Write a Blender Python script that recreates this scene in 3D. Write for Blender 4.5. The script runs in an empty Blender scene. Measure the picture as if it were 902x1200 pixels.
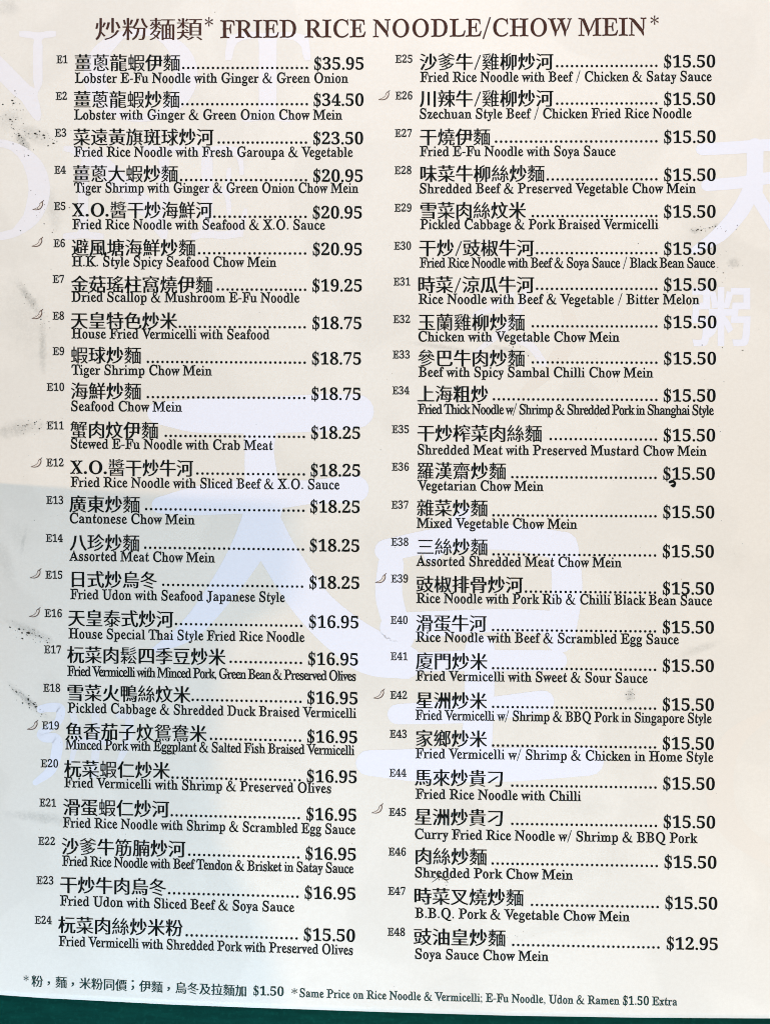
import bpy, bmesh, math, random
import numpy as np
from mathutils import Vector
from mathutils.geometry import tessellate_polygon, delaunay_2d_cdt

random.seed(7)
S = bpy.context.scene
COL = S.collection

# ------------------------------------------------------------------ camera, light, exposure
PX = 0.00025                       # one photograph pixel on the page, metres
F = 1050.0                         # focal length in photograph pixels
DIST = F * PX
TILT = math.radians(1.9)           # the phone leans: the foot of the page is a little nearer
cam_d = bpy.data.cameras.new("camera")
cam = bpy.data.objects.new("camera", cam_d)
COL.objects.link(cam)
cam_d.sensor_fit = 'VERTICAL'
cam_d.sensor_height = 24.0
cam_d.lens = 24.0 * F / 1200.0
cam_d.clip_start = 0.01
cam_d.clip_end = 50
cam.rotation_euler = (TILT, 0, 0)
CAM = np.array([0.0, -DIST * math.sin(TILT), DIST * math.cos(TILT)])
cam.location = CAM
S.camera = cam

W = bpy.data.worlds.new("World")
S.world = W
W.use_nodes = True
bg = W.node_tree.nodes['Background']
bg.inputs[0].default_value = (0.386, 0.80, 1.0, 1)
bg.inputs[1].default_value = 0.30


def area(name, loc, target, size, power, colour):
    d = bpy.data.lights.new(name, 'AREA')
    d.shape = 'DISK'
    d.size = size
    d.energy = power
    d.color = colour
    o = bpy.data.objects.new(name, d)
    COL.objects.link(o)
    o.location = loc
    o.rotation_euler = (Vector(target) - Vector(loc)).to_track_quat('-Z', 'Y').to_euler()
    return o


area("warm_lamp", (-0.95, 0.07, 0.50), (0, 0, 0), 0.045, 4.402, (1.0, 0.634, 0.340))
area("cool_window", (-0.11, -0.32, 0.15), (-0.06, -0.12, 0), 0.06, 0.579, (0.630, 0.808, 1.0))
area("side_lamp", (0.50, -0.30, 0.30), (0.03, 0, 0), 0.16, 2.567, (1.0, 0.598, 0.245))
area("far_fill", (0.03, 0.40, 0.35), (0.02, 0.05, 0), 0.20, 1.56, (1.0, 0.93, 0.96))  # fill lamp added to brighten the head of the page
area("near_window", (0.20, -0.30, 0.20), (0.03, -0.10, 0), 0.12, 0.312, (0.202, 0.606, 1.0))

S.view_settings.view_transform = 'Standard'
S.view_settings.look = 'None'
S.view_settings.exposure = 0.0
S.view_settings.gamma = 1.0
S.cycles.filter_width = 1.0        # a sharp phone picture


# ------------------------------------------------------------------ the page as a bent sheet
def height(x, y):
    """Height of the page surface above its flat plane: it lies flat apart from slight waves."""
    X = x / PX + 451.0
    Y = 600.0 - y / PX
    return PX * (1.6 * np.sin(X / 210.0 + Y / 330.0) + 1.2 * np.sin(Y / 190.0 - X / 400.0 + 1.0))


CT, ST = math.cos(TILT), math.sin(TILT)


def P(uv, eps=0.0):
    """Photograph points to the page surface, eps above it."""
    uv = np.asarray(uv, float).reshape(-1, 2)
    dx = (uv[:, 0] - 451.0) / F
    dy = -(uv[:, 1] - 600.0) / F
    d = np.stack([dx, dy * CT + ST, dy * ST - CT], 1)
    z = np.zeros(len(uv))
    for _ in range(12):
        t = (z + eps - CAM[2]) / d[:, 2]
        p = CAM + d * t[:, None]
        z = height(p[:, 0], p[:, 1])
    t = (z + eps - CAM[2]) / d[:, 2]
    return CAM + d * t[:, None]


# ------------------------------------------------------------------ materials
def material(name, colour, rough=0.6, spec=0.3):
    m = bpy.data.materials.new(name)
    m.use_nodes = True
    b = m.node_tree.nodes['Principled BSDF']
    b.inputs['Base Color'].default_value = (*colour, 1)
    b.inputs['Roughness'].default_value = rough
    b.inputs['Specular IOR Level'].default_value = spec
    return m


class NT:
    """Small helper to write node trees."""
    def __init__(s, m):
        s.t = m.node_tree
        s.b = s.t.nodes['Principled BSDF']

    def n(s, kind, **kw):
        o = s.t.nodes.new(kind)
        for k, v in kw.items():
            setattr(o, k, v)
        return o

    def link(s, a, b):
        s.t.links.new(a, b)

    def put(s, sock, v):
        if isinstance(v, bpy.types.NodeSocket):
            s.link(v, sock)
        else:
            sock.default_value = v

    def math(s, op, a, b=0.0, clamp=False):
        o = s.n('ShaderNodeMath', operation=op)
        o.use_clamp = clamp
        s.put(o.inputs[0], a)
        s.put(o.inputs[1], b)
        return o.outputs[0]

    def noise(s, vec, scale, detail=4, rough=0.55):
        o = s.n('ShaderNodeTexNoise')
        o.inputs['Scale'].default_value = scale
        o.inputs['Detail'].default_value = detail
        o.inputs['Roughness'].default_value = rough
        s.link(vec, o.inputs['Vector'])
        return o.outputs[0]

    def ramp(s, fac, a, b, lo=0.0, hi=1.0):
        o = s.n('ShaderNodeMapRange', interpolation_type='SMOOTHSTEP')
        s.put(o.inputs[0], fac)
        o.inputs[1].default_value = a
        o.inputs[2].default_value = b
        o.inputs[3].default_value = lo
        o.inputs[4].default_value = hi
        return o.outputs[0]

    def mix(s, fac, a, b, mode='MIX'):
        o = s.n('ShaderNodeMix', data_type='RGBA', blend_type=mode)
        s.put(o.inputs[0], fac)
        for k, v in ((6, a), (7, b)):
            if isinstance(v, bpy.types.NodeSocket):
                s.link(v, o.inputs[k])
            else:
                o.inputs[k].default_value = (*v, 1)
        return o.outputs[2]


# smudges rubbed into the page: x, y, long half-axis, short half-axis (pixels), angle, strength
SMUDGES = [
    (27, 168, 16, 6, 68, .60), (40, 158, 24, 9, 20, .28), (12, 140, 16, 12, 0, .22),
    (36, 352, 26, 6, 55, .42), (50, 400, 34, 5, 88, .34), (30, 375, 50, 28, 70, .12),
    (24, 502, 26, 9, -8, .30), (8, 505, 10, 8, 0, .30),
    (38, 741, 26, 5, 25, .34), (34, 822, 28, 4, 40, .40), (48, 958, 34, 6, 6, .26),  # last one: smudge mixed with painted shade, low in the left margin
    (10, 8, 14, 10, 0, .20), (62, 245, 26, 9, 80, .20), (6, 655, 30, 8, 70, .14), (28, 634, 16, 3, 100, .26), (22, 626, 22, 12, 60, .10),
    (814, 270, 7, 4, 10, .45), (838, 267, 5, 3, 100, .40), (859, 308, 8, 6, 0, .30), (822, 290, 40, 30, 0, .08),
    (820, 760, 22, 5, -20, .22), (738, 815, 6, 8, 0, .35), (786, 1000, 40, 14, 30, .06),
    (520, 407, 36, 3, 8, .25), (596, 410, 24, 3, 12, .25), (838, 345, 30, 12, 35, .07), (700, 1010, 50, 20, -30, .05),
    (846, 1070, 60, 22, 20, .05), (560, 958, 30, 12, 50, .06), (688, 946, 26, 14, 0, .07), (855, 650, 30, 16, 20, .06),
]


def paper_material():
    m = material("aged_cream_paper", (0.8, 0.75, 0.68), 0.5, 0.25)
    k = NT(m)
    co = k.n('ShaderNodeTexCoord').outputs['Object']
    big = k.noise(co, 14, 3)
    mid = k.noise(co, 60, 5, 0.6)
    fine = k.noise(co, 900, 3, 0.6)
    grain = k.noise(co, 2600, 2, 0.6)
    col = k.mix(k.ramp(big, 0.35, 0.65), (0.840, 0.814, 0.766), (0.808, 0.776, 0.722))
    patch = k.n('ShaderNodeTexNoise')                        # handled paper: uneven, soft-edged darker patches
    patch.inputs['Scale'].default_value = 21
    patch.inputs['Detail'].default_value = 2.5
    patch.inputs['Distortion'].default_value = 0.9
    k.link(co, patch.inputs['Vector'])
    col = k.mix(k.ramp(patch.outputs[0], 0.50, 0.575, 0, 0.55), col, (0.765, 0.738, 0.690))
    col = k.mix(k.ramp(mid, 0.52, 0.72, 0, 0.30), col, (0.755, 0.730, 0.680))
    col = k.mix(k.ramp(fine, 0.38, 0.62, 0, 0.07), col, (0.55, 0.50, 0.44))
    col = k.mix(k.ramp(grain, 0.40, 0.60, 0, 0.08), col, (0.60, 0.56, 0.50))
    rough_n = k.noise(co, 420, 6, 0.75)
    blot = k.noise(co, 1500, 4, 0.7)
    total = None
    for (x, y, a, b, ang, s) in SMUDGES:
        p = P([(x, y)])[0]
        mp = k.n('ShaderNodeMapping', vector_type='TEXTURE')
        mp.inputs['Location'].default_value = (p[0], p[1], 0)
        mp.inputs['Rotation'].default_value = (0, 0, -math.radians(ang))
        mp.inputs['Scale'].default_value = (a * PX * 1.5, b * PX * 1.5, 1e3)
        k.link(co, mp.inputs['Vector'])
        ln = k.n('ShaderNodeVectorMath', operation='LENGTH')
        k.link(mp.outputs[0], ln.inputs[0])
        d = k.math('ADD', ln.outputs['Value'], k.math('MULTIPLY', k.math('SUBTRACT', rough_n, 0.5), 1.3))
        f = k.ramp(d, 0.0, 1.0, s * 0.85, 0.0)
        total = f if total is None else k.math('MAXIMUM', total, f)
    total = k.math('MULTIPLY', total, k.ramp(blot, 0.32, 0.60, 0.45, 1.25), True)
    col = k.mix(total, col, (0.13, 0.14, 0.13))
    k.link(col, k.b.inputs['Base Color'])
    bump = k.n('ShaderNodeBump')
    bump.inputs['Strength'].default_value = 0.10
    bump.inputs['Distance'].default_value = 0.0002
    k.link(k.math('ADD', k.math('MULTIPLY', fine, 0.6), mid), bump.inputs['Height'])
    k.link(bump.outputs[0], k.b.inputs['Normal'])
    return m


def tint_material(name, colour, strength):
    """Printed tint: pale ink that keeps the grain of the paper."""
    m = material(name, colour, 0.5, 0.25)
    k = NT(m)
    co = k.n('ShaderNodeTexCoord').outputs['Object']
    fine = k.noise(co, 900, 3, 0.6)
    grain = k.noise(co, 2600, 2, 0.6)
    col = k.mix(k.ramp(fine, 0.38, 0.62, 0, 0.05), colour, tuple(c * .7 for c in colour))
    col = k.mix(k.ramp(grain, 0.40, 0.60, 0, strength), col, tuple(c * .75 for c in colour))
    k.link(col, k.b.inputs['Base Color'])
    return m


def ink_material(name, colour, wear=0.25):
    m = material(name, colour, 0.7, 0.06)
    k = NT(m)
    co = k.n('ShaderNodeTexCoord').outputs['Object']
    n = k.noise(co, 1300, 4, 0.7)
    lighter = tuple(min(1, c * 2.6 + 0.008) for c in colour)
    col = k.mix(k.ramp(n, 0.45, 0.75, 0, wear), colour, lighter)
    k.link(col, k.b.inputs['Base Color'])
    return m


def table_material():
    m = material("dark_green_vinyl", (0.0, 0.05, 0.04), 0.75, 0.04)
    k = NT(m)
    co = k.n('ShaderNodeTexCoord').outputs['Object']
    mp = k.n('ShaderNodeMapping')
    mp.inputs['Rotation'].default_value = (0, 0, 0.6)
    mp.inputs['Scale'].default_value = (1, 5, 1)
    k.link(co, mp.inputs['Vector'])
    a = k.noise(mp.outputs[0], 120, 5, 0.65)
    b = k.noise(co, 700, 4, 0.6)
    col = k.mix(k.ramp(a, 0.35, 0.7), (0.0005, 0.034, 0.027), (0.001, 0.046, 0.036))
    col = k.mix(k.ramp(b, 0.5, 0.75, 0, 0.4), col, (0.004, 0.080, 0.060))
    k.link(col, k.b.inputs['Base Color'])
    bump = k.n('ShaderNodeBump')
    bump.inputs['Strength'].default_value = 0.25
    bump.inputs['Distance'].default_value = 0.0004
    k.link(b, bump.inputs['Height'])
    k.link(bump.outputs[0], k.b.inputs['Normal'])
    return m


M_PAPER = paper_material()
M_EDGE = material("paper_edge", (0.55, 0.54, 0.50), 0.7)
M_LILAC = tint_material("lilac_print", (0.830, 0.846, 0.945), 0.06)
M_FAINT = tint_material("faint_lilac_print", (0.83, 0.817, 0.86), 0.06)
M_BEIGE = tint_material("beige_print", (0.80, 0.755, 0.695), 0.08)
M_INK = ink_material("black_ink", (0.004, 0.006, 0.0055))
M_GREY = ink_material("code_ink", (0.008, 0.010, 0.0095))
M_BROWN = ink_material("brown_ink", (0.060, 0.026, 0.020))
M_GREEN = ink_material("green_ink", (0.010, 0.040, 0.036))
M_CHILLI = ink_material("chilli_brown_ink", (0.13, 0.085, 0.070))
M_CHILLI_FILL = material("chilli_fill_ink", (0.76, 0.70, 0.64), 0.6)
M_GRIME = ink_material("grime", (0.035, 0.035, 0.03), 0.5)
M_TABLE = table_material()

E_BEIGE, E_LILAC, E_GRIME, E_INK = 0.000016, 0.000030, 0.000055, 0.000048


# ------------------------------------------------------------------ objects
def link(name, mesh, mat, parent=None):
    o = bpy.data.objects.new(name, mesh)
    COL.objects.link(o)
    if mat is not None:
        mesh.materials.append(mat)
    o.parent = parent
    return o


def empty(name, loc=(0, 0, 0), parent=None):
    o = bpy.data.objects.new(name, None)
    o.empty_display_size = 0.01
    COL.objects.link(o)
    o.location = loc
    o.parent = parent
    return o


class Print:
    """Collects flat shapes in photograph pixels and lays them on the page as one mesh."""
    def __init__(s):
        s.v, s.f, s.n, s.e = [], [], 0, []

    def tris(s, pts, faces, lift=0.0):
        pts = np.asarray(pts, float)
        s.v.append(pts)
        s.e.append(np.full(len(pts), lift))
        s.f += [tuple(i + s.n for i in f) for f in faces]
        s.n += len(pts)

    def poly(s, pts, lift=0.0):
        fs = tessellate_polygon([[Vector((float(a), float(b), 0)) for a, b in pts]])
        s.tris(pts, fs, lift)

    def stroke(s, pts, widths, lift=0.0, cap=True, n=8):
        """A brush stroke of changing width through pts, smoothed."""
        pts = np.asarray(pts, float)
        w = np.asarray(widths, float) if np.ndim(widths) else np.full(len(pts), float(widths))
        q = np.vstack([2 * pts[0] - pts[1], pts, 2 * pts[-1] - pts[-2]])
        out, ow = [], []
        for i in range(1, len(q) - 2):
            for t in np.linspace(0, 1, n, endpoint=False):
                a, b, c, d = q[i - 1], q[i], q[i + 1], q[i + 2]
                out.append(.5 * (2 * b + (c - a) * t + (2 * a - 5 * b + 4 * c - d) * t * t + (3 * b - a - 3 * c + d) * t ** 3))
                ow.append(w[i - 1] * (1 - t) + w[i] * t)
        out.append(pts[-1])
        ow.append(w[-1])
        out, ow = np.array(out), np.array(ow)
        tan = np.gradient(out, axis=0)
        tan /= np.linalg.norm(tan, axis=1)[:, None] + 1e-9
        if cap:                                             # rounded ends
            def ends(p, t, r):
                return [(p + t * r * math.sin(a), r * math.cos(a) * 2) for a in (0.5, 0.95, 1.3, 1.5)]
            head = ends(out[0], -tan[0], ow[0] / 2)[::-1]
            tail = ends(out[-1], tan[-1], ow[-1] / 2)
            out = np.vstack([[h[0] for h in head], out, [h[0] for h in tail]])
            ow = np.concatenate([[h[1] for h in head], ow, [h[1] for h in tail]])
            tan = np.vstack([np.repeat(tan[:1], 4, 0), tan, np.repeat(tan[-1:], 4, 0)])
        nor = np.stack([-tan[:, 1], tan[:, 0]], 1)
        L, R = out + nor * ow[:, None] / 2, out - nor * ow[:, None] / 2
        m = len(out)
        s.tris(np.vstack([L, R]), [(i, i + 1, m + i + 1, m + i) for i in range(m - 1)], lift)

    def build(s, name, mat, parent, eps=None, fine=None):
        uv = np.vstack(s.v)
        me = bpy.data.meshes.new(name)
        if fine:                                            # split long edges so that large prints follow the bend
            bm = bmesh.new()
            vs = [bm.verts.new((a, b, l * 1e6)) for (a, b), l in zip(uv, np.concatenate(s.e))]
            for f in s.f:
                try:
                    bm.faces.new([vs[i] for i in f])
                except ValueError:
                    pass
            for _ in range(8):
                big = [e for e in bm.edges if (e.verts[0].co.xy - e.verts[1].co.xy).length > fine]
                if not big:
                    break
                bmesh.ops.subdivide_edges(bm, edges=big, cuts=1)
                bmesh.ops.triangulate(bm, faces=[f for f in bm.faces if len(f.verts) > 4])
            bm.verts.index_update()
            uv = np.array([v.co.xy for v in bm.verts])
            li = np.array([v.co.z for v in bm.verts]) * 1e-6
            faces = [[v.index for v in f.verts] for f in bm.faces]
            bm.free()
        else:
            li, faces = np.concatenate(s.e), s.f
        p = P(uv, (E_INK if eps is None else eps))
        p[:, 2] += li
        me.from_pydata(p.tolist(), [], faces)
        me.update()
        bm = bmesh.new()                                    # every printed face looks up
        bm.from_mesh(me)
        for f in bm.faces:
            f.normal_update()
            if f.normal.z < 0:
                f.normal_flip()
        bm.to_mesh(me)
        bm.free()
        return link(name, me, mat, parent)


# ------------------------------------------------------------------ lettering
def raw_outline(s):
    """Outline loops of text in Blender's own built-in font, in ems."""
    c = bpy.data.curves.new("glyph", "FONT")
    c.body = s
    c.fill_mode = 'NONE'
    c.resolution_u = 3
    o = bpy.data.objects.new("glyph", c)
    COL.objects.link(o)
    dg = bpy.context.evaluated_depsgraph_get()
    ev = o.evaluated_get(dg)
    m = ev.to_mesh()
    v = np.array([x.co.xy for x in m.vertices]) if len(m.vertices) else np.zeros((0, 2))
    nb = {}
    for e in m.edges:
        a, b = e.vertices
        nb.setdefault(a, []).append(b)
        nb.setdefault(b, []).append(a)
    loops, seen = [], set()
    for st in nb:
        if st in seen:
            continue
        lp, prev, cur = [], None, st
        while cur not in seen:
            seen.add(cur)
            lp.append(cur)
            nx = [q for q in nb[cur] if q != prev and q not in seen]
            if not nx:
                break
            prev, cur = cur, nx[0]
        if len(lp) > 2:
            loops.append(v[lp])
    ev.to_mesh_clear()
    bpy.data.objects.remove(o)
    bpy.data.curves.remove(c)
    return loops


def resample(loop, step):
    out = []
    for a, b in zip(loop, np.roll(loop, -1, 0)):
        d = np.linalg.norm(b - a)
        if d < 1e-6:
            continue
        k = max(1, int(math.ceil(d / step)))
        for i in range(k):
            out.append(a + (b - a) * i / k)
    return np.array(out)


def reweigh(loops, remap, reach=0.26, step=0.03):
    """Change stroke weight: at each outline point the stroke's thickness t becomes remap(t)."""
    loops = [resample(l, step) for l in loops]
    A = np.vstack(loops)
    B = np.vstack([np.roll(l, -1, 0) for l in loops])

    def inside(p):
        c = 0
        y = p[1] + 1.3e-5
        m = (A[:, 1] > y) != (B[:, 1] > y)
        x = A[m, 0] + (y - A[m, 1]) * (B[m, 0] - A[m, 0]) / (B[m, 1] - A[m, 1])
        return int((x > p[0]).sum()) % 2 == 1
    res = []
    for l in loops:
        tan = np.roll(l, -1, 0) - np.roll(l, 1, 0)
        tan /= np.linalg.norm(tan, axis=1)[:, None] + 1e-9
        nor = np.stack([-tan[:, 1], tan[:, 0]], 1)
        votes = sum(1 if inside(p + n * 0.004) else -1 for p, n in zip(l[::3], nor[::3]))
        if votes < 0:
            nor = -nor
        d = np.zeros(len(l))
        AB = B - A
        for i, (p, n) in enumerate(zip(l, nor)):
            o = p + n * 1e-4
            den = n[0] * AB[:, 1] - n[1] * AB[:, 0]
            ok = np.abs(den) > 1e-9
            w = A - o
            with np.errstate(divide='ignore', invalid='ignore'):
                t = (w[:, 0] * AB[:, 1] - w[:, 1] * AB[:, 0]) / den
                s = (w[:, 0] * n[1] - w[:, 1] * n[0]) / den
            hit = ok & (t > 1e-3) & (s >= 0) & (s <= 1)
            th = t[hit].min() if hit.any() else 9
            if th < reach:
                d[i] = (th - remap(th)) / 2 * min(1.0, (reach - th) / 0.05)
        d = (np.roll(d, 1) + 2 * d + np.roll(d, -1)) / 4
        res.append(l + nor * d[:, None])
    return res


def lean(loops, ax, ay):
    """Move outline points by (ax, ay) along their outward direction: thick uprights, thin level strokes."""
    loops = [resample(l, 0.12) for l in loops]
    A = np.vstack(loops)
    B = np.vstack([np.roll(l, -1, 0) for l in loops])

    def inside(p):
        y = p[1] + 1.3e-5
        m = (A[:, 1] > y) != (B[:, 1] > y)
        x = A[m, 0] + (y - A[m, 1]) * (B[m, 0] - A[m, 0]) / (B[m, 1] - A[m, 1])
        return int((x > p[0]).sum()) % 2 == 1
    res = []
    for l in loops:
        e1 = l - np.roll(l, 1, 0)
        e2 = np.roll(l, -1, 0) - l
        e1 /= np.linalg.norm(e1, axis=1)[:, None] + 1e-9
        e2 /= np.linalg.norm(e2, axis=1)[:, None] + 1e-9
        n1 = np.stack([-e1[:, 1], e1[:, 0]], 1)
        n2 = np.stack([-e2[:, 1], e2[:, 0]], 1)
        mid = (l + np.roll(l, -1, 0)) / 2
        votes = sum(1 if inside(p + n * 0.004) else -1 for p, n in zip(mid, n2))
        sg = -1 if votes > 0 else 1
        n1, n2 = n1 * sg, n2 * sg
        off = np.where(np.abs(n1) > np.abs(n2), n1, n2) * np.array([ax, ay])
        res.append(l + off)
    return res


def thin_map(stem, hair):
    xs, ys = [0.0, 0.03, 0.06, 0.15, 0.20, 0.30], [hair * .9, hair, hair * 1.15, stem, stem * 1.1, 0.30]
    return lambda t: float(np.interp(t, xs, ys))


REG = thin_map(0.139, 0.088)
SEMI = thin_map(0.148, 0.070)
TITLE = thin_map(0.125, 0.056)
STYLE = {'reg': REG, 'semi': SEMI, 'title': TITLE}


def bold_char(ch):
    if 'A' <= ch <= 'Z':
        return chr(0x1D400 + ord(ch) - 65)
    if 'a' <= ch <= 'z':
        return chr(0x1D41A + ord(ch) - 97)
    if '0' <= ch <= '9':
        return chr(0x1D7CE + ord(ch) - 48)
    return ch


_cache = {}
CAP_I = bold_char('I')
I_MAX = max(l[:, 0].max() for l in raw_outline(CAP_I))


def fill(loops):
    """Triangles inside the outline (non-zero winding), whatever way its loops nest or touch."""
    pts, edges = [], []
    for l in loops:
        n = len(pts)
        pts += [Vector((float(a), float(b))) for a, b in l]
        edges += [(n + i, n + (i + 1) % len(l)) for i in range(len(l))]
    vs, _, fs, *_ = delaunay_2d_cdt(pts, edges, [], 0, 1e-6)
    v = np.array([(p.x, p.y) for p in vs])
    A = np.vstack(loops)
    B = np.vstack([np.roll(l, -1, 0) for l in loops])
    keep = []
    for f in fs:
        x, y = v[list(f)].mean(0)
        y += 1.7e-7
        m = (A[:, 1] > y) != (B[:, 1] > y)
        xx = A[m, 0] + (y - A[m, 1]) * (B[m, 0] - A[m, 0]) / (B[m, 1] - A[m, 1])
        up = np.where(B[m, 1] > A[m, 1], 1, -1)
        if int((up * (xx > x)).sum()) != 0:
            keep.append(tuple(f))
    return v, keep


def strip(pts, w):
    p = Print()
    p.stroke(pts, w, cap=False, n=6)
    return np.vstack(p.v), p.f


def join(parts):
    v, f, n = [], [], 0
    for a, b in parts:
        v.append(a)
        f += [tuple(i + n for i in q) for q in b]
        n += len(a)
    return np.vstack(v), f


def disc(x, y, r, n=9):
    a = np.linspace(0, 2 * math.pi, n, endpoint=False)
    return np.stack([x + r * np.cos(a), y + r * np.sin(a)], 1), [tuple(range(n))]


def glyph(ch, style):
    """(points in ems, faces, advance)"""
    key = (ch, style)
    if key in _cache:
        return _cache[key]
    heavy = {'reg': 1.0, 'semi': 1.25, 'title': 1.0}.get(style, 1)
    if style in ('cn', 'cntitle', 'mark'):
        loops = raw_outline(ch)
        ax, ay = {'cn': (0.025, -0.003), 'cntitle': (0.010, -0.012), 'mark': (0.02, 0.02)}[style]
        if style == 'cn':                                   # crowded characters have thinner strokes
            n = sum(len(l) for l in loops)
            ax = 0.009 if ch == '蝦' else float(np.interp(n, [60, 110, 150], [0.025, 0.018, 0.012]))
        g = (*fill(lean(loops, ax, ay)), 1.0)
    elif ch == ' ':
        g = (np.zeros((0, 2)), [], 0.25)
    elif ch == '-':
        g = (np.array([(.04, .20), (.29, .21), (.29, .285), (.04, .275)]), [(0, 1, 2, 3)], 0.32)
    elif ch == '/':
        g = (np.array([(.02, -.10), (.08, -.10), (.36, .74), (.30, .74)]), [(0, 1, 2, 3)], 0.38)
    elif ch == '.':
        g = (*disc(.115, .055, .062 * heavy), 0.235)
    elif ch == ',':
        g = (*join([disc(.115, .05, .06), strip([(.150, .05), (.15, -.03), (.09, -.12)], [.07, .06, .02])]), 0.24)
    elif ch == ';':
        g = (*join([disc(.115, .05, .06), disc(.115, .38, .06), strip([(.150, .05), (.15, -.03), (.09, -.12)], [.07, .06, .02])]), 0.26)
    elif ch == '*':
        ps = []
        for i in range(6):
            a = math.pi / 2 + i * math.pi / 3
            c, s_ = math.cos(a), math.sin(a)
            ps.append(strip([(.22 + .01 * c, .5 + .01 * s_), (.22 + .11 * c, .5 + .11 * s_), (.22 + .2 * c, .5 + .2 * s_)], [.02, .05, .065]))
        g = (*join(ps), 0.44)
    elif ch == '&':
        g = (*strip([(.70, .40), (.63, .385), (.585, .24), (.47, .075), (.30, -.012), (.13, .03), (.075, .155), (.15, .295), (.31, .40),
                     (.415, .50), (.42, .605), (.325, .668), (.225, .615), (.215, .50), (.29, .36), (.44, .17), (.60, .02), (.76, .005)],
                    [.04, .075, .065, .062, .07, .10, .115, .10, .07, .075, .085, .07, .09, .10, .115, .125, .11, .05]), 0.78)
    elif ch == '$':
        v, f, a = glyph('S', style)
        v = v * np.array([0.86, 1.0]) + np.array([0.02, 0])
        cx = (v[:, 0].min() + v[:, 0].max()) / 2
        w = .032
        bar = np.array([(cx - w, -.11), (cx + w, -.11), (cx + w, .78), (cx - w, .78)])
        g = (*join([(v, f), (bar, [(0, 1, 2, 3)])]), 0.53)
    else:
        b = bold_char(ch)
        loops = raw_outline(b)
        adv = max(l[:, 0].max() for l in raw_outline(b + CAP_I)) - I_MAX
        loops = reweigh(loops, STYLE[style])
        k = 1.0
        if ch.islower():
            k = 0.93                                        # narrow old-style lower case: low x-height, tall ascenders
            if ch in 'ij':
                loops = [l * 0.92 + np.array([l[:, 0].mean() * .08, .060]) if l[:, 1].min() > .5 else l for l in loops]
            loops = [np.stack([l[:, 0], np.interp(l[:, 1], [-.3, 0, .462, .70, .85], [-.28, 0, .432, .682, .80])], 1) for l in loops]
        pts, fs = fill(loops)
        g = (pts * np.array([k, 1]), fs, adv * k)
    _cache[key] = g
    return g


KERN = {('F', 'r'): -.02, ('V', 'e'): -.08, ('T', 'h'): -.03, ('T', 'i'): -.04, ('T', 'e'): -.05, ('P', 'o'): -.02, ('r', 'v'): -.0,
        ('w', '/'): -.02, ('Y', 'o'): -.05, ('F', 'u'): -.02, ('W', 'i'): -.03}


def text(pr, s, x0, x1, base, size, style, slope=0.0, squeeze=0.86, grow=1.10, curve=0.0):
    """Set s from ink edge x0 to ink edge x1 (pixels) on a baseline that starts at base and falls by slope."""
    pos, x = [], 0.0
    prev = None
    for ch in s:
        v, f, a = glyph(ch, style)
        x += KERN.get((prev, ch), 0)
        pos.append(x)
        x += a
        prev = ch
    gl = [glyph(ch, style) for ch in s]
    lo = pos[0] + gl[0][0][:, 0].min()
    hi = pos[-1] + gl[-1][0][:, 0].max()
    k = (x1 - x0) / ((hi - lo) * size)
    sx = min(max(k, squeeze), grow)
    # what width scaling leaves over goes into the gaps between letters
    gap = ((x1 - x0) / size - (hi - lo) * sx) / max(1, len(s) - 1)
    for i, (v, f, a) in enumerate(gl):
        if not len(v):
            continue
        u = x0 + size * ((v[:, 0] + pos[i] - lo) * sx + gap * i)
        w = base + slope * (u - x0) + curve * (u - x0) ** 2 - size * v[:, 1]
        pr.tris(np.stack([u, w], 1), f)
    return k


def chinese(pr, s, x0, x1, mid, size, slope=0.0, style='cn'):
    """Square characters from x0 to x1 with their middle at mid; Latin capitals in between are set at half width."""
    w = [{'X': .80, 'O': .86, '.': .30, '/': .46}.get(c, 1.0) for c in s]
    k = (x1 - x0 + size * 0.07) / (sum(w))
    u0 = x0 - size * 0.035
    for ch, ww in zip(s, w):
        if ch in 'XO./':
            v, f, a = glyph(ch, 'semi')
            e = size * (1.02 if ch != '/' else 0.95)
            lo = v[:, 0].min()
            sx = k * ww * 0.92 / max(e * (v[:, 0].max() - lo), e * 0.2)
            sx = min(sx, 1.15)
            u = u0 + e * (v[:, 0] - lo) * sx + k * 0.04
            y = mid + size * 0.34 + slope * (u - x0) - e * v[:, 1]
        else:
            v, f, a = glyph(ch, style)
            u = u0 + k * v[:, 0]
            y = mid + slope * (u - x0) - size * (v[:, 1] - 0.38)
        pr.tris(np.stack([u, y], 1), f)
        u0 += k * ww


def slope_left(y):
    return 0.030 * max(0.0, (y - 80) / 1015.0) ** 1.55


def slope_right(y):
    return -0.003 + 0.021 * max(0.0, (y - 80) / 1020.0) ** 1.2


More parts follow.
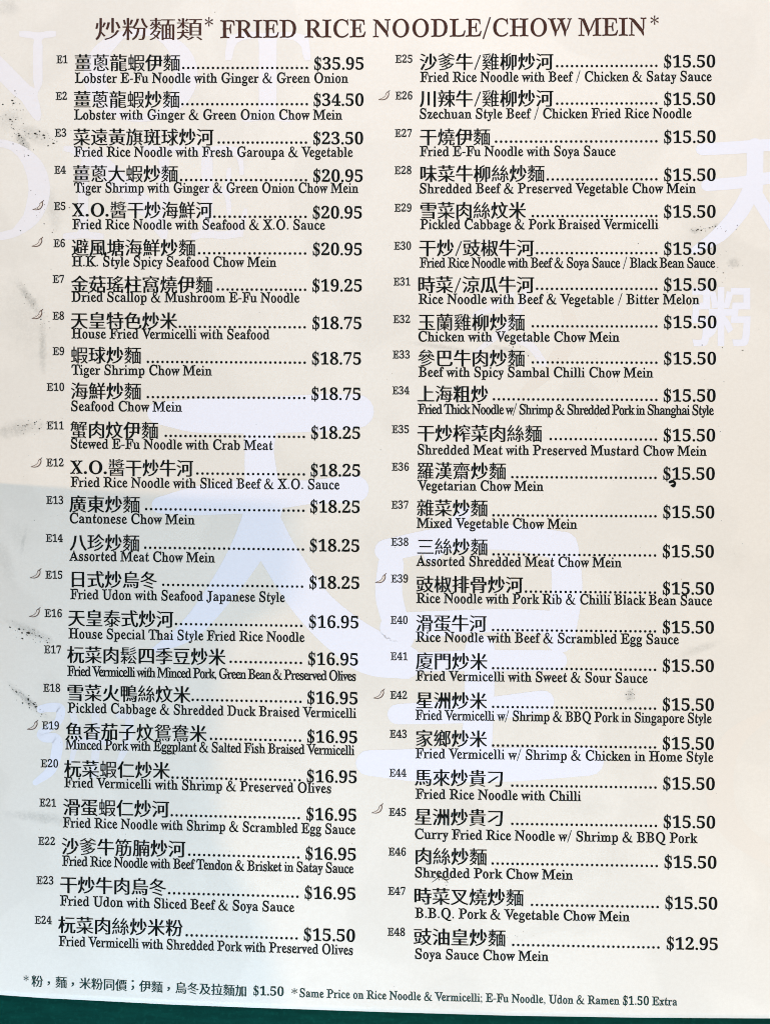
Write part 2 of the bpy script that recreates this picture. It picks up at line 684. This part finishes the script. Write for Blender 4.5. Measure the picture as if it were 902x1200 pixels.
# ------------------------------------------------------------------ what the menu says
# code, chinese, english, price | code x0,x1,base | cn x0,x1,mid | dots x0,x1 | price x0,x1,base | english x0,x1,base
LEFT = [
 ("E1", "薑蔥龍蝦伊麵", "Lobster E-Fu Noodle with Ginger & Green Onion", "$35.95", 66.5, 79.5, 74, 88, 211, 73.5, 213.5, 361, 368, 426, 81.5, 88, 408, 97),
 ("E2", "薑蔥龍蝦炒麵", "Lobster with Ginger & Green Onion Chow Mein", "$34.50", 65.5, 79, 117, 87, 210.5, 116.5, 212.5, 361, 367.5, 426, 124, 87, 401, 140),
 ("E3", "菜遠黃旗斑球炒河", "Fried Rice Noodle with Fresh Garoupa & Vegetable", "$23.50", 64.5, 78, 160, 86.5, 250, 160.5, 255, 360, 367, 425.5, 169, 87, 413.5, 183.5),
 ("E4", "薑蔥大蝦炒麵", "Tiger Shrimp with Ginger & Green Onion Chow Mein", "$20.95", 64, 77.5, 203.5, 86, 208.5, 203.5, 211, 360, 367, 425, 213, 87, 420, 225.5),
 ("E5", "X.O.醬干炒海鮮河", "Fried Rice Noodle with Seafood & X.O. Sauce", "$20.95", 63.5, 77, 246, 84.5, 248.5, 246, 250, 359.5, 366.5, 424, 256, 85, 381, 268.5),
 ("E6", "避風塘海鮮炒麵", "H.K. Style Spicy Seafood Chow Mein", "$20.95", 63, 76.5, 289.5, 84.5, 229, 290, 232, 359, 366.5, 424, 299, 84.5, 324, 312),
 ("E7", "金菇瑤柱窩燒伊麵", "Dried Scallop & Mushroom E-Fu Noodle", "$19.25", 62, 75.5, 331.5, 84, 249, 333, 254, 359, 366, 424, 341.5, 84, 351, 353.5),
 ("E8", "天皇特色炒米", "House Fried Vermicelli with Seafood", "$18.75", 62, 75.5, 374.5, 83.5, 207.5, 375.5, 209.5, 358.5, 366, 423.5, 385.5, 84, 316, 396.5),
 ("E9", "蝦球炒麵", "Tiger Shrimp Chow Mein", "$18.75", 62, 75.5, 416, 83.5, 165.5, 416, 172, 358.5, 365.5, 423, 427, 84, 248.5, 439),
 ("E10", "海鮮炒麵", "Seafood Chow Mein", "$18.75", 55, 75.5, 458, 83.5, 165.5, 458, 172, 358, 365, 422.5, 468.5, 83.5, 213.5, 481.5),
 ("E11", "蟹肉炆伊麵", "Stewed E-Fu Noodle with Crab Meat", "$18.25", 55, 75, 503, 83, 185.5, 503.5, 193, 357.5, 364.5, 422, 514, 83, 320, 525.5),
 ("E12", "X.O.醬干炒牛河", "Fried Rice Noodle with Sliced Beef & X.O. Sauce", "$18.25", 54.5, 75, 546.5, 82.5, 226, 547.5, 230, 357.5, 364, 422, 558, 83, 398, 570.5),
 ("E13", "廣東炒麵", "Cantonese Chow Mein", "$18.25", 54.5, 74.5, 590.5, 82, 164, 590.5, 170, 357, 363.5, 421.5, 600.5, 82, 228.5, 613),
 ("E14", "八珍炒麵", "Assorted Meat Chow Mein", "$18.25", 54, 74, 635, 82.5, 163.5, 635.5, 169, 356.5, 363, 421, 646, 81.5, 252, 657),
 ("E15", "日式炒烏冬", "Fried Udon with Seafood Japanese Style", "$18.25", 53.5, 73.5, 678, 82, 184, 678.5, 190, 355.5, 362.5, 421, 689.5, 82.5, 334, 702),
 ("E16", "天皇泰式炒河", "House Special Thai Style Fried Rice Noodle", "$16.95", 52.5, 73, 723, 80.5, 203, 724, 205, 354.5, 362, 420, 735.5, 80.5, 357, 748),
 ("E17", "杬菜肉鬆四季豆炒米", "Fried Vermicelli with Minced Pork, Green Bean & Preserved Olives", "$16.95", 52, 72, 765.5, 79.5, 264, 767, 269, 354, 361, 419.5, 779, 79, 417, 792),
 ("E18", "雪菜火鴨絲炆米", "Pickled Cabbage & Shredded Duck Braised Vermicelli", "$16.95", 51, 71, 810.5, 79, 223, 811.5, 224.5, 353.5, 360, 419, 824.5, 79.5, 417.5, 835),
 ("E19", "魚香茄子炆鴛鴦米", "Minced Pork with Eggplant & Salted Fish Braised Vermicelli", "$16.95", 49.5, 69.5, 854.5, 77.5, 242, 856.5, 246, 353, 360, 418.5, 870, 77, 415.5, 878),
 ("E20", "杬菜蝦仁炒米", "Fried Vermicelli with Shrimp & Preserved Olives", "$16.95", 48, 68.5, 899, 76, 199, 900.5, 201, 352.5, 359.5, 418, 916.5, 75.5, 388, 922.5),
 ("E21", "滑蛋蝦仁炒河", "Fried Rice Noodle with Shrimp & Scrambled Egg Sauce", "$16.95", 46.5, 66, 945, 74.5, 198, 945.5, 200, 351.5, 359, 417.5, 961, 74, 416.5, 969.5),
 ("E22", "沙爹牛筋腩炒河", "Fried Rice Noodle with Beef Tendon & Brisket in Satay Sauce", "$16.95", 45, 65, 990, 73, 217, 991.5, 220.5, 351, 358, 417, 1007, 73, 414.5, 1014.5),
 ("E23", "干炒牛肉烏冬", "Fried Udon with Sliced Beef & Soya Sauce", "$16.95", 43, 63, 1036, 71, 194.5, 1036.5, 197, 350, 357, 416.5, 1053, 70.5, 345, 1061),
 ("E24", "杬菜肉絲炒米粉", "Fried Vermicelli with Shredded Pork with Preserved Olives", "$15.50", 41, 61, 1082.5, 69, 214, 1083.5, 217.5, 349, 356, 416, 1102, 69, 413.5, 1108.5),
]
RIGHT = [
 ("E25", "沙爹牛/雞柳炒河", "Fried Rice Noodle with Beef / Chicken & Satay Sauce", "$15.50", 463, 483, 73.5, 492, 647.5, 72.5, 651, 770, 777.5, 837.5, 79, 492, 833.5, 96),
 ("E26", "川辣牛/雞柳炒河", "Szechuan Style Beef / Chicken Fried Rice Noodle", "$15.50", 463, 483, 116.5, 492, 647.5, 115.5, 651, 770, 777.5, 837.5, 123, 491.5, 810, 139),
 ("E27", "干燒伊麵", "Fried E-Fu Noodle with Soya Sauce", "$15.50", 462.5, 482.5, 160.5, 492, 574, 160.5, 579.5, 770, 777.5, 838, 167.5, 491.5, 721, 183),
 ("E28", "味菜牛柳絲炒麵", "Shredded Beef & Preserved Vegetable Chow Mein", "$15.50", 462, 482, 204, 492, 637.5, 203.5, 640, 770, 777.5, 838, 212, 491.5, 815, 226.5),
 ("E29", "雪菜肉絲炆米", "Pickled Cabbage & Pork Braised Vermicelli", "$15.50", 462, 482, 248, 492, 615.5, 246.5, 622.5, 770, 777.5, 838, 255, 492, 771, 268.5),
 ("E30", "干炒/豉椒牛河", "Fried Rice Noodle with Beef & Soya Sauce / Black Bean Sauce", "$15.50", 461.5, 481.5, 292.5, 491, 625, 290.5, 627.5, 770, 777.5, 838.5, 298.5, 491.5, 837.5, 313.5),
 ("E31", "時菜/涼瓜牛河", "Rice Noodle with Beef & Vegetable / Bitter Melon", "$15.50", 461, 480.5, 334.5, 489.5, 625, 333.5, 627.5, 770, 777.5, 839, 340.5, 490, 819, 356),
 ("E32", "玉蘭雞柳炒麵", "Chicken with Vegetable Chow Mein", "$15.50", 460.5, 480.5, 378.5, 490, 614.5, 377.5, 622.5, 770, 777.5, 839, 384.5, 490, 725.5, 400),
 ("E33", "參巴牛肉炒麵", "Beef with Spicy Sambal Chilli Chow Mein", "$15.50", 460, 480, 420, 489.5, 614.5, 419.5, 622.5, 770, 777.5, 838.5, 427, 490, 765, 441.5),
 ("E34", "上海粗炒", "Fried Thick Noodle w/ Shrimp & Shredded Pork in Shanghai Style", "$15.50", 459.5, 479.5, 462, 489, 571.5, 461.5, 577, 770, 777, 838, 470.5, 489.5, 836, 485),
 ("E35", "干炒榨菜肉絲麵", "Shredded Meat with Preserved Mustard Chow Mein", "$15.50", 459, 479, 507.5, 489, 634.5, 507.5, 643.5, 769.5, 777, 837.5, 517, 489, 827.5, 532.5),
 ("E36", "羅漢齋炒麵", "Vegetarian Chow Mein", "$15.50", 459, 479, 551.5, 488.5, 592.5, 551.5, 598.5, 769, 776.5, 837, 562, 489, 636.5, 574.5),
 ("E37", "雜菜炒麵", "Mixed Vegetable Chow Mein", "$15.50", 458.5, 478.5, 596, 488.5, 571, 595, 576.5, 769, 776.5, 836.5, 607, 488, 676, 618.5),
 ("E38", "三絲炒麵", "Assorted Shredded Meat Chow Mein", "$15.50", 458, 478.5, 639.5, 488.5, 571, 640.5, 576.5, 768.5, 776, 836, 653, 487.5, 728, 663),
 ("E39", "豉椒排骨炒河", "Rice Noodle with Pork Rib & Chilli Black Bean Sauce", "$15.50", 458, 478, 682.5, 488, 612, 684.5, 614.5, 768.5, 776, 836, 696.5, 487.5, 834, 706.5),
 ("E40", "滑蛋牛河", "Rice Noodle with Beef & Scrambled Egg Sauce", "$15.50", 457.5, 477.5, 731, 487.5, 569.5, 730, 576, 768.5, 776, 836, 742, 487, 795, 752),
 ("E41", "廈門炒米", "Fried Vermicelli with Sweet & Sour Sauce", "$15.50", 457.5, 477.5, 773.5, 487.5, 570.5, 774.5, 576, 768.5, 776, 836, 787, 487, 758.5, 797.5),
 ("E42", "星洲炒米", "Fried Vermicelli w/ Shrimp & BBQ Pork in Singapore Style", "$15.50", 457, 477, 819, 487.5, 570, 820.5, 576, 768.5, 776, 836, 832.5, 486.5, 833.5, 843.5),
 ("E43", "家鄉炒米", "Fried Vermicelli w/ Shrimp & Chicken in Home Style", "$15.50", 456.5, 476.5, 864.5, 487, 570, 865, 576, 768.5, 776, 836, 878, 486.5, 835.5, 888.5),
 ("E44", "馬來炒貴刁", "Fried Rice Noodle with Chilli", "$15.50", 456, 476, 910, 486, 590, 911, 598.5, 769, 776.5, 837, 925, 486.5, 680.5, 936),
 ("E45", "星洲炒貴刁", "Curry Fried Rice Noodle w/ Shrimp & BBQ Pork", "$15.50", 455.5, 475.5, 956, 486, 590, 957, 598.5, 769.5, 777, 837.5, 970, 486, 817, 983),
 ("E46", "肉絲炒麵", "Shredded Pork Chow Mein", "$15.50", 455, 475.5, 1002.5, 486, 570, 1003, 575.5, 770.5, 778, 839, 1017, 486, 671, 1028),
 ("E47", "時菜叉燒炒麵", "B.B.Q. Pork & Vegetable Chow Mein", "$15.50", 454.5, 475, 1048.5, 485, 613, 1050, 621.5, 771.5, 779, 840, 1065, 486, 737.5, 1075.5),
 ("E48", "豉油皇炒麵", "Soya Sauce Chow Mein", "$12.95", 454, 474.5, 1096.5, 485, 592, 1097.5, 599.5, 772.5, 780.5, 840.5, 1112.5, 486, 642.5, 1123.5),
]
HOT = {"E5": (45, 241), "E6": (44, 284), "E8": (44, 368.5), "E12": (43, 542.5), "E15": (42, 672.5), "E16": (41, 718), "E19": (38.5, 850),
       "E26": (450, 112), "E39": (446, 678), "E42": (444, 813.5), "E45": (442, 948)}

# ------------------------------------------------------------------ the table under the page
bm = bmesh.new()
zt = -0.0016
g = bmesh.ops.create_grid(bm, x_segments=40, y_segments=40, size=0.45)
for v in bm.verts:
    v.co.z = zt
me = bpy.data.meshes.new("tabletop")
bm.to_mesh(me)
bm.free()
table = link("tabletop", me, M_TABLE)
table['kind'] = 'structure'

# added unseen blocker, stepped to shade the page's lower corner from the warm lamp
LAMP = (-0.95, 0.07, 0.50)
X_FACE = -0.126
prof = []
for Y, X in [(590, 325), (592, 337), (606, 341), (660, 345), (705, 338), (730, 290), (752, 262), (800, 256), (900, 252), (985, 258), (1010, 275),
             (1060, 300), (1100, 318), (1160, 330), (1300, 345), (1500, 350)]:
    xs, ys = (X - 451) * PX, (600 - Y) * PX
    k = (X_FACE - LAMP[0]) / (xs - LAMP[0])
    prof.append((LAMP[1] + (ys - LAMP[1]) * k, LAMP[2] * (xs - X_FACE) / (xs - LAMP[0])))
bm = bmesh.new()
cols = []
for (y, hh) in prof:
    cols.append([bm.verts.new(c) for c in ((X_FACE, y, zt + 0.0001), (X_FACE, y, hh), (X_FACE - 0.012, y, hh), (X_FACE - 0.012, y, zt + 0.0001))])
for a, b in zip(cols, cols[1:]):
    for q in range(4):
        bm.faces.new((a[q], a[(q + 1) % 4], b[(q + 1) % 4], b[q]))
bm.faces.new(cols[0])
bm.faces.new(cols[-1][::-1])
bmesh.ops.recalc_face_normals(bm, faces=bm.faces)
me = bpy.data.meshes.new("shadow_blocker")
bm.to_mesh(me)
bm.free()
blocker_o = link("shadow_blocker", me, material("grey_shadow_blocker", (0.30, 0.30, 0.29), 0.7))
blocker_o['kind'] = 'structure'

# ------------------------------------------------------------------ the page itself
page = empty("menu_page")
page['label'] = "cream printed noodle menu page with stained edges lying on a dark green surface"
page['category'] = "menu"


def foot(u):
    """The lower edge of the page, photograph pixels."""
    return np.interp(u, [-120, 0, 50, 100, 200, 300, 450, 600, 750, 902, 1040],
                     [1155, 1166, 1169.5, 1172, 1177.2, 1181, 1186, 1190.3, 1192.6, 1193.5, 1193.5])


NX, NY = 150, 200
us = np.linspace(-46, 985, NX)
ts = np.linspace(0, 1, NY)
uv = np.array([(u, -75 + (foot(u) + 75) * t) for t in ts for u in us])
top = P(uv)
nv = len(top)
bot = top.copy()
bot[:, 2] -= 0.00032
faces = []
for j in range(NY - 1):
    for i in range(NX - 1):
        a = j * NX + i
        faces.append((a, a + NX, a + NX + 1, a + 1))
faces += [tuple(nv + q for q in reversed(f)) for f in faces]
top_count = nv and (NX - 1) * (NY - 1)
ring = [i for i in range(NX)] + [j * NX + NX - 1 for j in range(1, NY)] + [(NY - 1) * NX + i for i in range(NX - 2, -1, -1)] + [j * NX for j in range(NY - 2, 0, -1)]
for a, b in zip(ring, ring[1:] + ring[:1]):
    faces.append((a, b, nv + b, nv + a))
me = bpy.data.meshes.new("sheet")
me.from_pydata(np.vstack([top, bot]).tolist(), [], faces)
me.materials.append(M_PAPER)
me.materials.append(M_EDGE)
for i, f in enumerate(me.polygons):
    f.use_smooth = i < 2 * top_count
    f.material_index = 0 if i < 2 * top_count else 1
me.update()
sheet = link("sheet", me, None, page)

# ------------------------------------------------------------------ pale pictures printed under the lines
def lilac(draw, label, mat=None):
    pr = Print()
    draw(pr)
    o = pr.build("watermark", mat or M_LILAC, page, E_LILAC, fine=14)
    o['label'] = label


LIFT = 0.0000009


def sky_mark(pr):
    pr.stroke([(186, 484), (230, 487), (300, 487), (370, 484), (418, 482)], [26, 40, 42, 44, 40], 0)
    pr.stroke([(305, 495), (304, 530), (307, 570)], [40, 34, 40], LIFT)
    pr.stroke([(188, 592), (230, 587), (290, 582), (360, 577), (416, 573)], [20, 34, 40, 28, 32], 2 * LIFT)
    pr.stroke([(312, 580), (300, 625), (268, 680), (225, 735), (182, 762)], [44, 44, 34, 26, 8], 3 * LIFT)
    pr.stroke([(306, 610), (330, 655), (372, 715), (430, 762), (474, 776)], [44, 44, 46, 54, 40], 4 * LIFT)


def emperor_mark(pr):
    pr.stroke([(545, 600), (528, 625), (505, 650)], [14, 24, 18], 0)
    pr.stroke([(458, 660), (456, 700), (470, 748)], [30, 32, 30], LIFT)
    pr.stroke([(452, 645), (520, 632), (600, 630), (658, 640)], [26, 28, 30, 34], 2 * LIFT)
    pr.stroke([(660, 640), (664, 690), (656, 748)], [34, 36, 34], 3 * LIFT)
    pr.stroke([(462, 735), (540, 729), (600, 727), (655, 730)], [34, 28, 27, 28], 4 * LIFT)
    pr.stroke([(486, 776), (560, 774), (652, 774)], [22, 25, 24], 5 * LIFT)
    pr.stroke([(466, 837), (550, 833), (636, 822)], [24, 28, 26], 6 * LIFT)
    pr.stroke([(562, 762), (561, 830), (556, 895)], [36, 34, 38], 7 * LIFT)
    pr.stroke([(432, 894), (500, 897), (600, 896), (690, 892)], [30, 40, 40, 34], 8 * LIFT)


def small_sky_mark(pr):
    pr.stroke([(822, 175), (860, 173), (900, 170), (940, 170)], [14, 15, 14, 14], 0)
    pr.stroke([(828, 217), (865, 214), (905, 208), (940, 206)], [14, 14, 14, 14], LIFT)
    pr.stroke([(884, 172), (884, 200), (882, 228)], [20, 19, 22], 2 * LIFT)
    pr.stroke([(880, 222), (866, 248), (842, 275), (812, 294)], [20, 20, 18, 8], 3 * LIFT)
    pr.stroke([(884, 226), (900, 252), (918, 276), (950, 292)], [16, 16, 18, 14], 4 * LIFT)


def congee_mark(x, y, size):
    def draw(pr):
        v, f, a = glyph('粥', 'mark')
        pr.tris(np.stack([x + size * (v[:, 0] - .5), y - size * (v[:, 1] - .38)], 1), f)
    return draw


def bow_mark(pr):
    pr.stroke([(48, 831), (60, 829), (71, 831), (68, 846), (50, 858), (52, 864), (66, 866), (67, 880), (60, 902), (42, 917)],
              [9, 11, 11, 9, 10, 11, 12, 13, 12, 7], 0)


def rice_mark(pr):
    pr.stroke([(86, 836), (90, 862), (84, 892)], [8, 9, 5], 0)
    pr.stroke([(112, 834), (113, 870), (110, 908)], [9, 10, 8], LIFT)
    pr.stroke([(140, 838), (152, 842), (148, 872), (140, 892)], [8, 10, 10, 6], 2 * LIFT)
    pr.stroke([(80, 872), (104, 868), (130, 870)], [6, 9, 6], 3 * LIFT)


def brush_mark(pr):
    pr.stroke([(556, 369), (576, 361), (600, 345)], [6, 9, 7], 0)
    pr.stroke([(616, 342), (610, 356), (604, 372)], [9, 10, 8], LIFT)
    pr.stroke([(602, 374), (588, 388), (556, 414)], [9, 11, 4], 2 * LIFT)
    pr.stroke([(606, 398), (622, 406), (637, 426)], [8, 10, 8], 3 * LIFT)


def big_letters(items):
    def draw(pr):
        for n, (ch, x0, x1, y0, y1) in enumerate(items):
            v, f, a = glyph(ch, 'title')
            lo, hi = v.min(0), v.max(0)
            u = x0 + (v[:, 0] - lo[0]) / (hi[0] - lo[0]) * (x1 - x0)
            w = y1 - (v[:, 1] - lo[1]) / (hi[1] - lo[1]) * (y1 - y0)
            pr.tris(np.stack([u, w], 1), f)
    return draw


lilac(sky_mark, "large pale lilac brush character under the first column")
lilac(emperor_mark, "large pale lilac brush character between the columns")
lilac(small_sky_mark, "pale lilac brush character beside the second column prices")
lilac(congee_mark(845, 371, 74), "small pale lilac character beside the second column prices")
lilac(bow_mark, "lilac brush character part under the first column codes")
lilac(rice_mark, "faint lilac brush strokes under the first column", M_FAINT)
lilac(brush_mark, "faint lilac brush strokes in the second column", M_FAINT)
lilac(big_letters([("N", -62, 66, 36, 142), ("O", 98, 232, 33, 143), ("T", 264, 364, 37, 143)]), "faint lilac capitals under the heading", M_FAINT)
lilac(big_letters([("O", -66, 59, 163, 282), ("N", 74, 216, 170, 281), ("E", 224, 290, 170, 281)]), "faint lilac capitals, second line", M_FAINT)

# faint beige arcs of the printed background
for pts, wd in (([(902, 835), (858, 868), (842, 920), (858, 970), (910, 1010)], [10, 26, 34, 30, 20]),
                ([(660, 352), (668, 385), (650, 425), (612, 462)], [10, 18, 20, 10]),
                ):
    pr = Print()
    pr.stroke(pts, wd, 0)
    o = pr.build("background_arc", M_BEIGE, page, E_BEIGE, fine=14)
    o['label'] = "faint darker beige arc printed in the paper"

# ------------------------------------------------------------------ heading
heading = empty("heading", parent=page)
heading['label'] = "brown bilingual heading line"
pr = Print()
chinese(pr, "炒粉麵類", 112, 237, 34, 29, 0, 'cntitle')
text(pr, "*", 240, 250, 39, 27, 'title')
pr.build("chinese_heading", M_BROWN, heading)
pr = Print()
text(pr, "FRIED RICE NOODLE/CHOW MEIN", 258, 757, 44.5, 30.5, 'title', -0.006)
text(pr, "*", 761.5, 771.5, 37, 27, 'title')
pr.build("english_heading", M_BROWN, heading)


# ------------------------------------------------------------------ the forty-eight lines
def entry(row, sl):
    (code, cn, en, cost, cx0, cx1, cb, nx0, nx1, nm, dx0, dx1, px0, px1, pb, ex0, ex1, eb) = row
    e = empty("menu_entry", parent=page)
    e['label'] = "line %s, %s at %s" % (code, " ".join(en.split()[:9]), cost)
    s = sl(nm)
    pr = Print()
    text(pr, code, cx0, cx1, cb, 13.2, 'reg', s, 0.7, 1.3)
    pr.build("item_code", M_GREY, e)
    pr = Print()
    chinese(pr, cn, nx0, nx1, nm, 21.8, s)
    pr.build("chinese_name", M_INK, e)
    pr = Print()
    k = text(pr, en, ex0, ex1, eb, 17.3, 'reg', sl(eb))
    pr.build("english_name", M_INK, e)
    pr = Print()
    n = max(2, int(round((dx1 - dx0 - 3) / 5.82)))
    y1 = pb - 1.9 - s * (px0 - dx1)
    for i in range(n + 1):
        u = dx0 + 1.5 + (dx1 - dx0 - 3) * i / n
        v, f = disc(u, y1 + s * (u - dx1), 1.58, 8)
        pr.tris(v, f)
    pr.build("dot_leader", M_INK, e)
    pr = Print()
    text(pr, cost, px0, px1, pb, 20.4, 'semi', s, 0.7, 1.3)
    pr.build("price", M_INK, e)
    if code in HOT:
        x, y = HOT[code]
        pr = Print()
        pr.poly([(x + a, y + b) for a, b in [(-6, 4.3), (-1, 4.5), (3, 2.8), (5, -1), (4.8, -4), (2.6, -2.6), (1.4, .6), (-2, 3)]])
        ic = pr.build("chilli_mark", M_CHILLI_FILL, e, E_INK)
        ic['label'] = "little outlined chilli before the line's code"
        pr = Print()
        pr.stroke([(x + a, y + b) for a, b in [(-6.5, 4.6), (-1, 4.8), (3, 3), (5.3, -1), (5, -4.4)]], [.6, 1.0, 1.15, 1.2, .9], 0, False)
        pr.stroke([(x + a, y + b) for a, b in [(5, -4.4), (2.6, -2.9), (1.3, .4), (-2, 2.9), (-6.5, 4.6)]], [.9, .7, .55, .55, .5], 0.000002, False)
        pr.stroke([(x + 3.6, y - 4.0), (x + 5.0, y - 4.6), (x + 6.8, y - 6.4)], [1.2, 1.0, .7], 0.000004, False)
        pr.build("chilli_outline", M_CHILLI, e, E_INK + 0.000006)
    return k


for r in LEFT:
    k = entry(r, slope_left)
    print("FIT", r[0], round(k, 3))
for r in RIGHT:
    k = entry(r, slope_right)
    print("FIT", r[0], round(k, 3))

# ------------------------------------------------------------------ footnote
note = empty("footnote", parent=page)
note['label'] = "small dark green footnote about equal prices"
pr = Print()
text(pr, "*", 28, 34, 1155, 17, 'reg')
x0, x1 = 37, 289.5
s = "粉，麵，米粉同價；伊麵，烏冬及拉麵加"
k = (x1 - x0) / len(s)
for i, ch in enumerate(s):
    v, f, a = glyph(ch, 'cn')
    if ch in '，；':
        v = v + np.array([0.22, 0.18])
    u = x0 + k * (i + v[:, 0])
    pr.tris(np.stack([u, 1149.5 + 0.047 * (u - x0) - 14.8 * (v[:, 1] - .38)], 1), f)
pr.build("chinese_note", M_GREEN, note)
pr = Print()
text(pr, "$1.50", 297, 332.5, 1166, 15.2, 'semi', 0.035, 0.7, 1.3)
text(pr, "*", 341.5, 348.5, 1170, 17, 'reg')
text(pr, "Same Price on Rice Noodle & Vermicelli; E-Fu Noodle, Udon & Ramen $1.50 Extra", 351, 793, 1168.3, 14.6, 'reg', 0.0305, 0.7, 1.2, -0.000017)
pr.build("english_note", M_GREEN, note)


# ------------------------------------------------------------------ specks of grime
def specks(cx, cy, sx, sy, ang, n, r0, r1, seed):
    q = np.random.default_rng(seed)
    pr = Print()
    ca, sa = math.cos(math.radians(ang)), math.sin(math.radians(ang))
    for _ in range(n):
        a, b = q.normal(0, sx), q.normal(0, sy)
        x, y = cx + a * ca - b * sa, cy + a * sa + b * ca
        r = r0 * .85 + (r1 - r0) * .8 * q.random() ** 4
        m = q.integers(5, 8)
        t = np.sort(q.random(m)) * 2 * math.pi
        t = np.linspace(0, 2 * math.pi, m, endpoint=False) + q.normal(0, .2, m)
        rr = r * (0.6 + 0.7 * q.random(m))
        st = 1 + q.random() * 0.8
        pr.poly(np.stack([x + rr * np.cos(t) * st, y + rr * np.sin(t)], 1), q.random() * 0.000006)
    o = pr.build("grime", M_GRIME, page, E_GRIME)
    o['label'] = "dark specks of dirt on the paper"
    o['kind'] = 'stuff'


for i, a in enumerate([
    (14, 136, 9, 12, 0, 34, .35, 1.5), (26, 166, 12, 4, 65, 26, .35, 1.1), (52, 161, 10, 4, 10, 22, .35, 1.4),
    (36, 500, 12, 4, -15, 26, .35, 1.3), (34, 742, 16, 4, 18, 44, .35, 1.5), (34, 822, 18, 2.6, 40, 56, .35, 1.5),
    (42, 362, 22, 4, 60, 24, .3, .9), (48, 245, 14, 18, 0, 16, .3, .9), (596, 410, 20, 4, 10, 14, .3, 1.0),
    (838, 268, 14, 3, 0, 22, .3, 1.0), (850, 310, 14, 12, 0, 18, .3, .9), (516, 1030, 7, 2, 30, 16, .4, 1.3),
    (600, 1098, 26, 4, 5, 12, .3, 1.0), (738, 812, 3, 4, 0, 12, .4, 1.1), (800, 640, 60, 160, 0, 30, .25, .7),
    (300, 620, 160, 320, 0, 40, .25, .6), (60, 600, 30, 300, 0, 40, .25, .7), (780, 420, 60, 60, 0, 20, .3, .8),
]):
    specks(*a, 100 + i)
pr = Print()
pr.stroke([(784.5, 565), (788, 564), (790.5, 566.5), (789, 570), (785.8, 569)], [3.2, 3.4, 2.6, 2.4, 1.6])
pr.poly([(786, 568), (789, 567), (791, 570), (788, 571)], 0.000004)
o = pr.build("ink_blot", M_INK, page, E_GRIME)
o['label'] = "small black blot below a price"
pr = Print()
pr.stroke([(503, 1020), (514, 1026), (522, 1031), (528, 1029)], [.5, 1.2, 1.4, .4])
pr.stroke([(506, 1034), (516, 1028), (524, 1033)], [.4, 1.1, .5], 0.000004)
o = pr.build("scratch", M_GRIME, page, E_GRIME)
